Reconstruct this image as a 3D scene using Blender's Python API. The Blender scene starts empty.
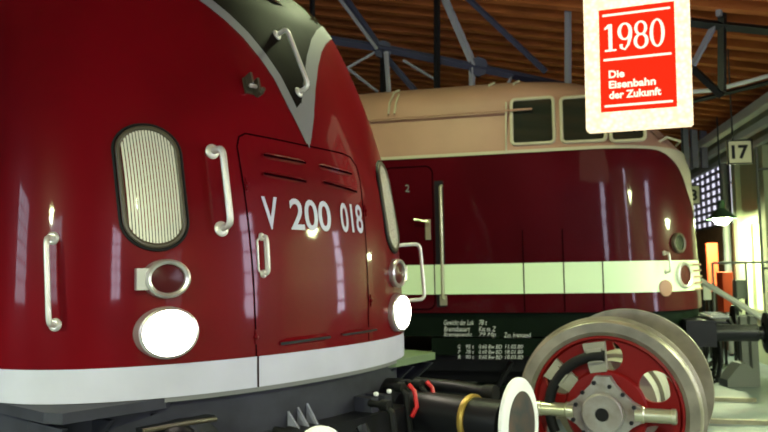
import bpy, bmesh, math, random
from mathutils import Vector, Matrix
random.seed(7)
SC = bpy.context.scene
COL = SC.collection
PI = math.pi

# ------------------------------------------------------------------ camera
F = 750.0
PITCH = math.atan(54/750.0)
ROLL = math.radians(1.0)
EYE = 1.8
cam_d = bpy.data.cameras.new('camera'); cam = bpy.data.objects.new('camera', cam_d); COL.objects.link(cam)
cam_d.sensor_width = 36.0; cam_d.lens = F/768.0*36.0; cam_d.clip_start = 0.05
cam.matrix_world = Matrix.Translation((0, 0, EYE)) @ Matrix.Rotation(PI/2+PITCH, 4, 'X') @ Matrix.Rotation(-ROLL, 4, 'Z')
SC.camera = cam
cam_d.dof.use_dof = True; cam_d.dof.focus_distance = 2.2; cam_d.dof.aperture_fstop = 5.5

# ------------------------------------------------------------------ world, exposure
SC.view_settings.view_transform = 'Standard'; SC.view_settings.look = 'None'
SC.view_settings.exposure = 1.3; SC.view_settings.gamma = 1.0; SC.view_settings.use_curve_mapping = False
world = bpy.data.worlds.new('world'); SC.world = world; world.use_nodes = True
world.node_tree.nodes['Background'].inputs[0].default_value = (0.5, 0.55, 0.65, 1)
world.node_tree.nodes['Background'].inputs[1].default_value = 0.3
SC.cycles.use_denoising = True
SC.cycles.max_bounces = 6
SC.cycles.sample_clamp_indirect = 4.0

PENDANT_POWER = 110.0
WINDOW_GLOW = 9.0
SIGN_GLOW = 0.58

# ------------------------------------------------------------------ materials
def M(name, col, rough=0.5, metal=0.0, emit=None, estr=0.0, var=0.0, scale=6.0, bump=0.0, bscale=None, coat=0.0, spec=0.5, col2=None, stretch=(1, 1, 1)):
    m = bpy.data.materials.new(name); m.use_nodes = True
    nt = m.node_tree; b = nt.nodes['Principled BSDF']
    b.inputs['Base Color'].default_value = (*col, 1); b.inputs['Roughness'].default_value = rough
    b.inputs['Metallic'].default_value = metal; b.inputs['Specular IOR Level'].default_value = spec
    b.inputs['Coat Weight'].default_value = coat; b.inputs['Coat Roughness'].default_value = 0.06
    if emit: b.inputs['Emission Color'].default_value = (*emit, 1); b.inputs['Emission Strength'].default_value = estr
    if var or bump:
        tc = nt.nodes.new('ShaderNodeTexCoord'); mp = nt.nodes.new('ShaderNodeMapping'); mp.inputs['Scale'].default_value = stretch
        nt.links.new(tc.outputs['Object'], mp.inputs[0])
    if var:
        nz = nt.nodes.new('ShaderNodeTexNoise'); nz.inputs['Scale'].default_value = scale; nz.inputs['Detail'].default_value = 5
        nt.links.new(mp.outputs[0], nz.inputs['Vector'])
        mx = nt.nodes.new('ShaderNodeMix'); mx.data_type = 'RGBA'
        c2 = col2 or tuple(c*(1-var) for c in col)
        mx.inputs[6].default_value = (*col, 1); mx.inputs[7].default_value = (*c2, 1)
        rp = nt.nodes.new('ShaderNodeValToRGB'); rp.color_ramp.elements[0].position = 0.35; rp.color_ramp.elements[1].position = 0.7
        nt.links.new(nz.outputs['Fac'], rp.inputs[0]); nt.links.new(rp.outputs[0], mx.inputs[0]); nt.links.new(mx.outputs[2], b.inputs['Base Color'])
    if bump:
        n2 = nt.nodes.new('ShaderNodeTexNoise'); n2.inputs['Scale'].default_value = bscale or scale; n2.inputs['Detail'].default_value = 2
        nt.links.new(mp.outputs[0], n2.inputs['Vector'])
        bp = nt.nodes.new('ShaderNodeBump'); bp.inputs['Strength'].default_value = bump; bp.inputs['Distance'].default_value = 0.02
        nt.links.new(n2.outputs['Fac'], bp.inputs['Height']); nt.links.new(bp.outputs[0], b.inputs['Normal'])
        if coat: nt.links.new(bp.outputs[0], b.inputs['Coat Normal'])
    return m

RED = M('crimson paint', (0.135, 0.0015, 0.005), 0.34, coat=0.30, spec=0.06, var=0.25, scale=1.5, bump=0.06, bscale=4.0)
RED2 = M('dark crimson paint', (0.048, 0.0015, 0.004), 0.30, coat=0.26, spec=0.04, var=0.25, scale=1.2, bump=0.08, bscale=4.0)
STRIPE = M('pale grey paint', (0.50, 0.49, 0.60), 0.4, var=0.12, scale=3)
TRIMGREY = M('mid grey paint', (0.17, 0.17, 0.17), 0.5, spec=0.2)
FRAMEBLUE = M('slate blue frame paint', (0.034, 0.034, 0.048), 0.55, var=0.4, scale=5, spec=0.25)
ROOFDARK = M('sooty roof paint', (0.010, 0.008, 0.006), 0.6, var=0.4, scale=4, spec=0.03)
CREAM = M('cream paint', (0.31, 0.175, 0.125), 0.5, spec=0.2, var=0.12, scale=2)
CREAMLIGHT = M('light cream paint', (0.36, 0.33, 0.24), 0.45, spec=0.2)
STRIPE2 = M('ivory stripe paint', (0.66, 0.84, 0.54), 0.4)
GREEN = M('dark green frame paint', (0.005, 0.010, 0.006), 0.5, var=0.35, scale=4, spec=0.05)
BLACK = M('oily black steel', (0.007, 0.007, 0.009), 0.4, var=0.3, scale=8, spec=0.25)
RUBBER = M('black rubber', (0.006, 0.006, 0.006), 0.6, spec=0.2)
GLASSDARK = M('dark window glass', (0.012, 0.016, 0.012), 0.08)
CHROME = M('satin aluminium', (0.62, 0.60, 0.58), 0.32, 0.8)
LEDGE_LIT = M('frame paint with green light painted in', (0.10, 0.15, 0.07), 0.5)  # greenish light falling on the right ledge, put into the colour
ALU = M('bare aluminium', (0.66, 0.64, 0.60), 0.4, 0.5)
GRILLE = M('grille slat metal', (0.62, 0.60, 0.50), 0.45, 0.2)
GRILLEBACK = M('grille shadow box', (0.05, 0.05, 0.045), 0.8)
BRONZE = M('dark bronze rubber frame', (0.075, 0.062, 0.04), 0.4, 0.3)
SEAM = M('seam gap', (0.012, 0.001, 0.002), 0.8, spec=0.0)
WHITE = M('white paint', (0.80, 0.80, 0.78), 0.45)
HEADLIGHT = M('lit headlamp lens', (1, 0.95, 0.85), 0.3, emit=(1.0, 0.88, 0.74), estr=9)
TAILRED = M('unlit red tail lens', (0.06, 0.003, 0.005), 0.3, spec=0.25)
STEEL = M('worn tyre steel', (0.30, 0.27, 0.20), 0.38, 0.4, var=0.45, scale=5, bump=0.1, bscale=12)
WHEELRED = M('wheel red paint', (0.19, 0.006, 0.005), 0.4, spec=0.15)
HUBGREY = M('light grey casting', (0.34, 0.34, 0.32), 0.42, 0.2, var=0.5, scale=5, col2=(0.16, 0.12, 0.09))
PINSTEEL = M('polished pin steel', (0.55, 0.55, 0.38), 0.3, 0.7)
CAST = M('beige casting', (0.34, 0.33, 0.25), 0.55, var=0.3)
GOLD = M('brass ring', (0.45, 0.30, 0.07), 0.4, 0.6)
COCKRED = M('red cock lever paint', (0.55, 0.012, 0.015), 0.35)
RUST = M('rubbed buffer face', (0.035, 0.04, 0.042), 0.5, 0.2, var=0.6, scale=9, col2=(0.10, 0.06, 0.045))
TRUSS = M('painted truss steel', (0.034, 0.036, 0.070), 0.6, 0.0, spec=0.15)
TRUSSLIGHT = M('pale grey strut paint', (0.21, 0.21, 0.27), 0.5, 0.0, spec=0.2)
BEAM = M('pale beam paint', (0.58, 0.60, 0.60), 0.5)
FLOORM = M('concrete', (0.165, 0.195, 0.225), 0.45, var=0.35, scale=1.4, bump=0.1, bscale=20)
PLASTER = M('pale plaster', (0.48, 0.52, 0.38), 0.8, var=0.15, scale=1.5)
DARKWALL = M('sooty brick', (0.085, 0.055, 0.040), 0.85, var=0.4, scale=3)
BROWNWALL = M('brown panelling', (0.20, 0.10, 0.06), 0.7, var=0.3)
PANE = M('daylight through pane', (0.8, 0.8, 0.9), 0.3, emit=(0.80, 0.78, 1.0), estr=WINDOW_GLOW)
PANE_SOFT = M('hazy daylight pane', (0.8, 0.8, 0.9), 0.3, emit=(0.84, 0.82, 1.0), estr=0.45)
PANE_BACK = M('bright daylight pane', (0.8, 0.8, 0.9), 0.3, emit=(0.68, 0.82, 1.0), estr=4.5)
PANE_GREEN = M('greenish lit pane', (0.8, 0.9, 0.5), 0.3, emit=(0.74, 1.0, 0.45), estr=0.7)
MULLION = M('mullion paint', (0.10, 0.09, 0.11), 0.6)
BULB = M('mercury bulb', (1, 1, 0.7), 0.3, emit=(0.86, 1.0, 0.50), estr=110)
SHADE = M('lamp shade enamel', (0.05, 0.11, 0.07), 0.35)
ORANGE = M('orange red board', (0.75, 0.07, 0.02), 0.5)
BOXGREY = M('grey enamel', (0.15, 0.155, 0.16), 0.5)
SIGNFACE = M('backlit sign sheet', (0.15, 0.13, 0.1), 0.5, emit=(1.0, 0.76, 0.46), spec=0.05, estr=SIGN_GLOW*1.15)
SIGNRED = M('backlit red sheet', (0.12, 0.004, 0.002), 0.5, emit=(1.0, 0.016, 0.003), spec=0.05, estr=SIGN_GLOW*1.1)
SIGNTEXT = M('backlit white lettering', (0.15, 0.13, 0.1), 0.5, emit=(1.0, 0.84, 0.62), estr=SIGN_GLOW)
PLATE = M('enamel number plate', (0.52, 0.50, 0.36), 0.5)
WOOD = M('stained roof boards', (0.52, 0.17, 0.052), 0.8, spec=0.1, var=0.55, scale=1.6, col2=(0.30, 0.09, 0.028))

ROOFGAP_SHADE = M('roof boards with shade painted in', (0.34, 0.10, 0.030), 0.8, spec=0.05, var=0.4, scale=2)  # darker copy of the roof boards: shade of gaps and steps painted in

# bumpy prismatic pattern of the sign sheet: diagonal lattice of bright and amber cells
nt = SIGNFACE.node_tree; b = nt.nodes['Principled BSDF']
tc = nt.nodes.new('ShaderNodeTexCoord'); vo = nt.nodes.new('ShaderNodeTexVoronoi'); vo.inputs['Scale'].default_value = 26
mp = nt.nodes.new('ShaderNodeMapping'); mp.inputs['Rotation'].default_value = (0, 0.7, 0)
nt.links.new(tc.outputs['Object'], mp.inputs[0]); nt.links.new(mp.outputs[0], vo.inputs['Vector'])
rp = nt.nodes.new('ShaderNodeValToRGB'); rp.color_ramp.elements[0].color = (1, 0.88, 0.62, 1); rp.color_ramp.elements[1].color = (0.95, 0.66, 0.36, 1)
rp.color_ramp.elements[0].position = 0.15; rp.color_ramp.elements[1].position = 0.75
nt.links.new(vo.outputs['Distance'], rp.inputs[0]); nt.links.new(rp.outputs[0], b.inputs['Emission Color'])

# ------------------------------------------------------------------ mesh helpers
class MB:
    def __init__(s): s.bm = bmesh.new(); s.mats = []
    def mi(s, m):
        if m not in s.mats: s.mats.append(m)
        return s.mats.index(m)
    def faces(s, vs, fs, m, smooth=False):
        k = s.mi(m); bv = [s.bm.verts.new(v) for v in vs]
        for f in fs:
            try:
                q = s.bm.faces.new([bv[i] for i in f]); q.material_index = k; q.smooth = smooth
            except ValueError: pass
        return s
    def box(s, a, b, m, T=None):
        x0, y0, z0 = a; x1, y1, z1 = b
        vs = [(x, y, z) for z in (z0, z1) for y in (y0, y1) for x in (x0, x1)]
        if T: vs = [T @ Vector(v) for v in vs]
        return s.faces(vs, [(0, 2, 3, 1), (4, 5, 7, 6), (0, 1, 5, 4), (2, 6, 7, 3), (0, 4, 6, 2), (1, 3, 7, 5)], m)
    def tube(s, pts, r, m, seg=10, closed=False, sx=1.0):
        pts = [Vector(p) for p in pts]; n = len(pts); rs = r if isinstance(r, (list, tuple)) else [r]*n
        vs = []; fs = []; up = None
        for i, p in enumerate(pts):
            a = pts[(i-1) % n] if (closed or i > 0) else p
            c = pts[(i+1) % n] if (closed or i < n-1) else p
            d = (c-a).normalized()
            if up is None:
                up = Vector((0, 0, 1)) if abs(d.z) < 0.9 else Vector((1, 0, 0))
            side = d.cross(up).normalized(); up = side.cross(d).normalized()
            for k in range(seg):
                t = 2*PI*k/seg
                vs.append(p + (side*math.cos(t)*sx + up*math.sin(t))*rs[i])
        m_ = n if closed else n-1
        for i in range(m_):
            for k in range(seg):
                a = i*seg+k; b_ = i*seg+(k+1) % seg; c = ((i+1) % n)*seg+(k+1) % seg; d = ((i+1) % n)*seg+k
                fs.append((a, b_, c, d))
        if not closed: fs += [tuple(range(seg))[::-1], tuple(range((n-1)*seg, n*seg))]
        return s.faces(vs, fs, m, True)
    def lathe(s, prof, m, T=None, seg=40, close=True):
        # prof: (radius, height along local z)
        vs = []; fs = []
        for (r, h) in prof:
            for k in range(seg):
                t = 2*PI*k/seg; v = Vector((r*math.cos(t), r*math.sin(t), h)); vs.append(T @ v if T else v)
        n = len(prof)
        for i in range(n-1):
            for k in range(seg):
                fs.append((i*seg+k, i*seg+(k+1) % seg, (i+1)*seg+(k+1) % seg, (i+1)*seg+k))
        if close: fs += [tuple(range(seg))[::-1], tuple(range((n-1)*seg, n*seg))]
        return s.faces(vs, fs, m, seg > 12)
    def prism(s, poly, h0, h1, m, T=None):
        n = len(poly); vs = [Vector((x, y, h)) for h in (h0, h1) for (x, y) in poly]
        if T: vs = [T @ v for v in vs]
        fs = [tuple(range(n))[::-1], tuple(range(n, 2*n))]+[(i, (i+1) % n, n+(i+1) % n, n+i) for i in range(n)]
        return s.faces(vs, fs, m)
    def bevel(s, w, segs=2):
        bmesh.ops.bevel(s.bm, geom=[e for e in s.bm.edges], offset=w, segments=segs, affect='EDGES', clamp_overlap=True); return s
    def build(s, name, parent=None, label=None, loc=None, T=None):
        bmesh.ops.recalc_face_normals(s.bm, faces=s.bm.faces)
        me = bpy.data.meshes.new(name); s.bm.to_mesh(me); s.bm.free()
        for m in s.mats: me.materials.append(m)
        if any(p.use_smooth for p in me.polygons):
            try: me.set_sharp_from_angle(angle=math.radians(38))
            except Exception: pass
        o = bpy.data.objects.new(name, me); COL.objects.link(o)
        if parent: o.parent = parent
        if label: o['label'] = label
        if loc: o.location = loc
        return o

def tag(o, label=None, cat=None, group=None, kind=None):
    for k, v in (('label', label), ('category', cat), ('group', group), ('kind', kind)):
        if v: o[k] = v
    return o
def empty(name, loc, rz=0.0, **kw):
    o = bpy.data.objects.new(name, None); COL.objects.link(o); o.location = loc; o.rotation_euler = (0, 0, rz)
    o.empty_display_size = 0.2
    return tag(o, **kw)
def struct(mb, name, **kw): return tag(mb.build(name, **kw), kind='structure')
def copy_tree(o, parent=None):
    c = o.copy(); COL.objects.link(c); c.parent = parent
    for ch in list(o.children): copy_tree(ch, c)
    return c
def ray(px, py):
    a, b_ = px-384, py-216
    x = (a*math.cos(ROLL)-b_*math.sin(ROLL))/F; y = -(a*math.sin(ROLL)+b_*math.cos(ROLL))/F
    return Vector((x, math.cos(PITCH)-y*math.sin(PITCH), math.sin(PITCH)+y*math.cos(PITCH)))
def at(px, py, Y):
    r = ray(px, py); t = Y/r.y; return Vector((r.x*t, Y, EYE+r.z*t))
def frame_on(p, n, up=Vector((0, 0, 1))):
    n = Vector(n).normalized(); x = up.cross(n).normalized(); y = n.cross(x)
    T = Matrix((x, y, n)).transposed().to_4x4(); T.translation = Vector(p); return T
def text_mesh(body, size, xs=1.0, offset=0.0, align='LEFT', shear=0.0, spacing=1.0, res=4):
    c = bpy.data.curves.new('t', 'FONT'); c.body = body; c.size = size; c.offset = offset; c.align_x = align; c.shear = shear
    c.space_character = spacing; c.resolution_u = res; c.fill_mode = 'FRONT' if False else 'BOTH'
    o = bpy.data.objects.new('t', c); COL.objects.link(o)
    dg = bpy.context.evaluated_depsgraph_get(); me = bpy.data.meshes.new_from_object(o.evaluated_get(dg))
    vs = [(v.co.x*xs, v.co.y) for v in me.vertices]; fs = [tuple(p.vertices) for p in me.polygons]
    bpy.data.objects.remove(o); bpy.data.curves.remove(c); bpy.data.meshes.remove(me)
    return vs, fs

# ================================================================== THE HALL
WA = Vector((6.66, 13.0, 0)); WD = Vector((0.176, 0.984, 0)).normalized(); WN = Vector((-WD.y, WD.x, 0))
def wallpt(Y): t = (Y-WA.y)/WD.y; return WA+WD*t
def zceil(x, y): return 4.62+0.18*((Vector((x, y, 0))-WA).dot(WN))
ang_w = math.atan2(WD.y, WD.x)
TW = Matrix.Translation(WA) @ Matrix((WD, WN, Vector((0, 0, 1)))).transposed().to_4x4()   # local x along wall, y into hall

m = MB(); m.box((-11.2, -6.2, -0.2), (9.4, 20.4, 0.0), FLOORM); struct(m, 'floor')
# ceiling of overlapping boards running down towards the right hand wall
m = MB(); P = 0.46
s = -19.5
while s < 9.2:
    a, b_ = s, s+P
    vs = []
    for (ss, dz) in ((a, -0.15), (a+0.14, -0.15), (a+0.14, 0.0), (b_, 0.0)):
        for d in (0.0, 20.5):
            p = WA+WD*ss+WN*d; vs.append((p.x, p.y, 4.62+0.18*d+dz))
    m.faces(vs, [(0, 1, 3, 2)], WOOD); m.faces(vs, [(2, 3, 5, 4), (4, 5, 7, 6)], ROOFGAP_SHADE)
    vs = []
    for d in (0.0, 20.5):
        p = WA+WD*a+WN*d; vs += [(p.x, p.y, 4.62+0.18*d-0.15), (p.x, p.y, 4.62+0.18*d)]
    m.faces(vs, [(0, 2, 3, 1)], ROOFGAP_SHADE)  # step face takes the board colour with painted shade
    s += P
struct(m, 'ceiling')
m = MB(); m.box((-11.2, 20.0, 0), (9.4, 20.25, 9.0), DARKWALL); struct(m, 'wall_end')
m = MB(); m.box((-11.2, -6.2, 0), (-11.0, 20.0, 9.5), DARKWALL); struct(m, 'wall_left')
m = MB(); m.box((-11.0, -6.25, 0), (5.5, -6.0, 9.5), DARKWALL); struct(m, 'wall_back')
# right wall, local x = metres along the wall from WA
m = MB()
m.box((-19.6, -0.25, 0), (9, 0, 4.55), PLASTER, TW)
struct(m, 'wall_right')
m = MB(); m.box((2.0, 0.0, 0.0), (6.9, 0.05, 2.62), BROWNWALL, TW); struct(m, 'trim_1')
# beam and ducts high on the right wall
for k, (y0, z0, h, d) in enumerate(((0.42, 4.22, 0.17, 0.16), (0.26, 4.02, 0.13, 0.12), (0.12, 3.84, 0.10, 0.10))):
    m = MB(); m.box((-12, y0-d/2, z0), (8.0, y0+d/2, z0+h), BEAM, TW); m.bevel(0.012, 1); struct(m, 'trim_%d' % (k+2))
for k, x in enumerate((-9.2, -4.3, -0.1, 1.6)):
    m = MB(); m.box((x-0.12, 0, 0), (x+0.12, 0.10, 3.84), PLASTER, TW); struct(m, 'trim_%d' % (k+5))

def window(n, T, x0, x1, z0, z1, nx, nz, pane, frame=MULLION, w=0.05):
    root = empty('window_%d' % n, (0, 0, 0)); root['kind'] = 'structure'
    m = MB(); m.box((x0, 0.005, z0), (x1, 0.02, z1), pane, T); m.build('pane', root)
    m = MB()
    for i in range(nx+1):
        x = x0+(x1-x0)*i/nx; m.box((x-w/2, 0.02, z0-w/2), (x+w/2, 0.07, z1+w/2), frame, T)
    for i in range(nz+1):
        z = z0+(z1-z0)*i/nz; m.box((x0-w/2, 0.02, z-w/2), (x1+w/2, 0.068, z+w/2), frame, T)
    m.build('window_frame', root)
window(1, TW, 2.12, 5.5, 2.62, 3.92, 7, 8, PANE_SOFT, w=0.055)
window(2, TW, -1.75, -0.45, 1.1, 2.55, 2, 1, PANE_GREEN, PLASTER)
window(3, TW, 0.25, 1.35, 0.95, 2.55, 2, 1, PANE_GREEN, PLASTER)
window(4, TW, -7.2, -6.75, 1.0, 3.2, 1, 5, PANE)
window(5, TW, -10.9, -10.3, 1.2, 3.9, 1, 5, PANE)
window(6, TW, -15.6, -14.2, 0.9, 3.4, 3, 5, PANE_SOFT)
TB = Matrix.Translation((0, -6.0, 0))
window(7, TB, 0.5, 1.5, 1.9, 5.4, 2, 6, PANE)
window(8, TB, -8.5, -6.0, 1.9, 5.4, 4, 6, PANE_BACK)
TLW = Matrix.Translation((-11.0, 0, 0)) @ Matrix.Rotation(-PI/2, 4, 'Z')
window(9, TLW, -0.5, 2.0, 1.8, 5.2, 4, 6, PANE_BACK)

# drain pipes and conduit on the pale wall
def pipe(name, x, z0, z1, r, lab):
    m = MB(); m.tube([TW @ Vector((x, 0.20, z0)), TW @ Vector((x, 0.20, z1))], r, BOXGREY, 8)
    for z in (z0+0.4, z1-0.4): m.box((x-0.05, 0.01, z), (x+0.05, 0.20, z+0.03), BOXGREY, TW)
    tag(m.build(name), lab, 'pipe')
pipe('drain_pipe', 1.88, 0.05, 3.8, 0.07, 'dark vertical drain pipe beside the gridded window on the pale wall')
pipe('wall_conduit', -0.25, 1.3, 3.8, 0.025, 'thin vertical conduit on the pale wall right of the number 17 plate')

# --- floor rails
T1, T2 = 0.882, math.radians(76.1)
S1 = Vector((math.cos(T1), math.sin(T1), 0)); F1 = Vector((math.sin(T1), -math.cos(T1), 0)); C1 = Vector((-0.412, 4.552, 0))
S2 = Vector((math.cos(T2), math.sin(T2), 0)); F2 = Vector((math.sin(T2), -math.cos(T2), 0)); C2 = Vector((3.902, 9.389, 0))
def track(n, C, T, y0, y1):
    root = empty('track', C, T); root['kind'] = 'structure'
    for sx in (-1, 1):
        m = MB(); m.box((sx*0.75-0.035, y0, 0.0), (sx*0.75+0.035, y1, 0.05), STEEL); m.build('rail', root)
track(1, C1, T1, -1.2, 5.0)
track(2, C2, T2, -0.75, 7.2)

# ================================================================== ROOF STEEL
def member(name, root, pts, r, mat, square=True, label=None):
    m = MB(); m.tube(pts, r, mat, 4 if square else 8); return m.build(name, root, label)
YT = 9.4
tr = empty('roof_truss', at(437, 80, YT), label='blue-grey steel roof truss with crossing struts above the left and cream locomotive roof', cat='roof truss')
def tp(px, py, Y=YT): return at(px, py, Y)-tr.location
member('chord', tr, [tp(250, 22), tp(325, 39), tp(382, 48), tp(450, 62), tp(512, 75), tp(575, 88, 10.4)], 0.055, TRUSS)
member('strut', tr, [tp(336, -14), tp(380, 49)], 0.055, TRUSS)
member('strut', tr, [tp(333, -10, YT-0.1), tp(377, 49, YT-0.1)], 0.022, TRUSSLIGHT, label='pale strip standing in for the lit strut edge')  # thin pale strip: light along the strut edge put into colour
member('strut', tr, [tp(380, 50), tp(416, 92)], 0.04, TRUSS)
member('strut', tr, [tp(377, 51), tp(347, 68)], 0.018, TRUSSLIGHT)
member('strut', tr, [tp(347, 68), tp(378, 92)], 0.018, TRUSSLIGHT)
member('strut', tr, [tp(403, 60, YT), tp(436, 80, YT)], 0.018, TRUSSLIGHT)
member('post', tr, [tp(383, 50), tp(383, 95)], 0.04, BLACK)
member('post', tr, [tp(386, 52, YT-0.08), tp(389, 95, YT-0.08)], 0.03, TRUSSLIGHT)
member('post', tr, [tp(437, -12, YT-0.1), tp(437, 95, YT-0.1)], 0.042, BLACK)
member('post', tr, [tp(312, -12, YT-0.1), tp(313, 60, YT-0.1)], 0.035, BLACK)
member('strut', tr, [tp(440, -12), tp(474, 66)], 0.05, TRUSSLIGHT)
member('strut', tr, [tp(457, -12), tp(546, 72)], 0.04, TRUSS)
member('post', tr, [tp(472, 62), tp(472, 95)], 0.04, TRUSSLIGHT)
m = MB(); m.lathe([(0.13, -0.03), (0.13, 0.03)], TRUSS, frame_on(tp(478, 67), (0, -1, 0)), 8); m.build('gusset_plate', tr)
m = MB(); m.lathe([(0.12, -0.03), (0.12, 0.03)], TRUSS, frame_on(tp(383, 50), (0, -1, 0)), 8); m.build('gusset_plate', tr)
member('post', tr, [tp(568, -5, 9.6), tp(568, 85, 9.6)], 0.045, TRUSSLIGHT)
member('strut', tr, [tp(512, 75), tp(508, 84)], 0.02, TRUSSLIGHT)

tr2 = empty('roof_truss', at(722, 60, 8.8), label='dark steel roof truss right of the lit 1980 sign', cat='roof truss')
def t2(px, py, Y=8.8): return at(px, py, Y)-tr2.location
member('chord', tr2, [t2(655, 18, 8.8), t2(722, 26), t2(800, 34)], 0.06, BLACK)
member('post', tr2, [t2(722, -15, 8.8), t2(722, 92)], 0.055, BLACK)
member('post', tr2, [t2(719, -15, 8.7), t2(719, 16, 8.7)], 0.04, TRUSSLIGHT, label='pale upper post')
member('strut', tr2, [t2(686, 78), t2(714, 26)], 0.04, TRUSSLIGHT)
member('strut', tr2, [t2(690, 66, 8.8), t2(722, 96, 8.8)], 0.05, BLACK)
member('lower_chord', tr2, [t2(650, 112, 8.9), t2(770, 82, 8.9)], 0.03, BLACK)
m = MB(); m.tube([at(640, 88, 9.6), at(690, 92, 9.6), at(715, 90, 9.6), at(768, 76, 9.6), at(800, 66, 9.6)], 0.028, BEAM, 8)
tag(m.build('roof_pipe'), 'pale bent pipe running under the roof boards right of the 1980 sign', 'pipe')
for k, px in enumerate((685, 694, 703)):
    m = MB(); p0 = at(px-2, 119-k*0.3, 15.5); p1 = at(px-2, 168, 15.5)
    m.box((p0.x-0.06, 15.4, p1.z), (p0.x+0.06, 15.5, zceil(p0.x, 15.45)-0.12), TRUSSLIGHT)
    tag(m.build('timber_post'), ['leftmost of three pale posts behind the front of the cream locomotive', 'middle one of three pale posts behind the front of the cream locomotive', 'rightmost of three pale posts behind the front of the cream locomotive'][k], 'post', 'pale posts by the end wall')

# ================================================================== SUPERELLIPSE BODIES
class Nose:
    def __init__(s, prm): s.prm = prm
    def W(s, u, z):
        a, wt, L, n = s.prm(z); t = min(abs(u)/a, 1.0); return wt-L+L*(1-t**n)**(1/n)
    def P(s, u, z, off=0.0):
        N = s.N(u, z) if off else Vector((0, 0, 0)); return Vector((u, -s.W(u, z), z))+N*off
    def N(s, u, z):
        e = 2e-3; du = (s.W(u+e, z)-s.W(u-e, z))/(2*e); dz = (s.W(u, z+e)-s.W(u, z-e))/(2*e)
        return Vector((-du, -1, -dz)).normalized()
    def ring(s, z, nphi=40, side=(0.25, 0.6, 1.2, 2.2, 4.5)):
        a, wt, L, n = s.prm(z); pts = []
        for k in range(-nphi, nphi+1):
            t = PI/2*k/nphi; c = math.cos(t); si = math.sin(t)
            pts.append((a*math.copysign(abs(si)**(2/n), si), wt-L+L*max(c, 0)**(2/n)))
        back = -side[-1]
        l = [(-a, wt-L-(d/side[-1])*(side[-1]+(wt-L))) for d in side]; r = [(a, q) for (_, q) in l]
        return [Vector((u, -w, z)) for (u, w) in l[::-1]+pts+r]
    def shell(s, mb, zs, mat, off=0.0, side=(0.25, 0.6, 1.2, 2.2, 4.5), matf=None, nphi=40, cap=(False, False)):
        rows = []
        for z in zs:
            r = s.ring(z, nphi, side)
            if off:
                out = []
                for i, p in enumerate(r):
                    a = r[max(i-1, 0)]; c = r[min(i+1, len(r)-1)]; d = (c-a).normalized(); out.append(p+Vector((d.y, -d.x, 0))*off)
                r = out
            rows.append(r)
        n = len(rows[0])
        vs = [p for r in rows for p in r]; fs = []
        grp = {}
        for i in range(len(rows)-1):
            for k in range(n-1):
                f = (i*n+k, i*n+k+1, (i+1)*n+k+1, (i+1)*n+k)
                mt = mat
                if matf:
                    c = (vs[f[0]]+vs[f[1]]+vs[f[2]]+vs[f[3]])/4; mt = matf(c)
                fs.append((f, mt))
            fs.append(((i*n+n-1, i*n, (i+1)*n, (i+1)*n+n-1), mat))
        if cap[0]: fs.append((tuple(range(n))[::-1], mat))
        if cap[1]: fs.append((tuple(range((len(rows)-1)*n, len(rows)*n)), mat))
        bv = [mb.bm.verts.new(v) for v in vs]
        for f, mt in fs:
            q = mb.bm.faces.new([bv[i] for i in f]); q.material_index = mb.mi(mt); q.smooth = len(f) == 4
    def strip(s, mb, pts, w, mat, off=0.004, closed=False):
        """thin band following (u,z) points on the surface, width w (scalar or list)"""
        n = len(pts); vs = []; ws = w if isinstance(w, (list, tuple)) else [w]*n
        for i, (u, z) in enumerate(pts):
            a = pts[(i-1) % n] if (closed or i) else pts[i]; c = pts[(i+1) % n] if (closed or i < n-1) else pts[i]
            d = Vector((c[0]-a[0], c[1]-a[1])).normalized(); q = Vector((-d.y, d.x))*ws[i]/2
            for sg in (1, -1):
                vs.append(s.P(u+sg*q.x, z+sg*q.y, off))
        fs = [(2*i, 2*i+1, 2*((i+1) % n)+1, 2*((i+1) % n)) for i in range(n if closed else n-1)]
        mb.faces(vs, fs, mat, True)
    def decal(s, mb, vs, fs, mat, u0, z0, off=0.006):
        mb.faces([s.P(u0+x, z0+y, off) for x, y in vs], fs, mat)

def dense(pts, step=0.03, closed=False):
    out = []; n = len(pts)
    for i in range(n if closed else n-1):
        a = pts[i]; b_ = pts[(i+1) % n]; L = math.hypot(b_[0]-a[0], b_[1]-a[1]); k = max(1, int(L/step))
        for j in range(k): out.append((a[0]+(b_[0]-a[0])*j/k, a[1]+(b_[1]-a[1])*j/k))
    if not closed: out.append(pts[-1])
    return out
def rrect(u0, u1, z0, z1, r, k=5):
    out = []
    for cx, cz, a0 in ((u1-r, z1-r, 0), (u0+r, z1-r, PI/2), (u0+r, z0+r, PI), (u1-r, z0+r, 1.5*PI)):
        for j in range(k+1): t = a0+PI/2*j/k; out.append((cx+r*math.cos(t), cz+r*math.sin(t)))
    return out
def lin(a, b_, n): return [a+(b_-a)*i/n for i in range(n+1)]

# ================================================================== LOCOMOTIVE WITH THE V-SHAPED TRIM
def prm1(z):
    back = 0.12*max(0, z-1.6)**2
    if z > 3.5: back += 0.9*(z-3.5)**2
    a = 1.53-0.06*max(0, z-1.8)**2-0.03*max(0, z-1.5)
    if z > 3.6: a -= 1.3*(z-3.6)**2
    return a, -back, 0.9, 2.22
N1 = Nose(prm1)
L1 = empty('diesel_locomotive', C1, T1, label='glossy red rounded-nose locomotive with grey V trim, numbered V 200 018, headlamp lit', cat='locomotive')

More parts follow.
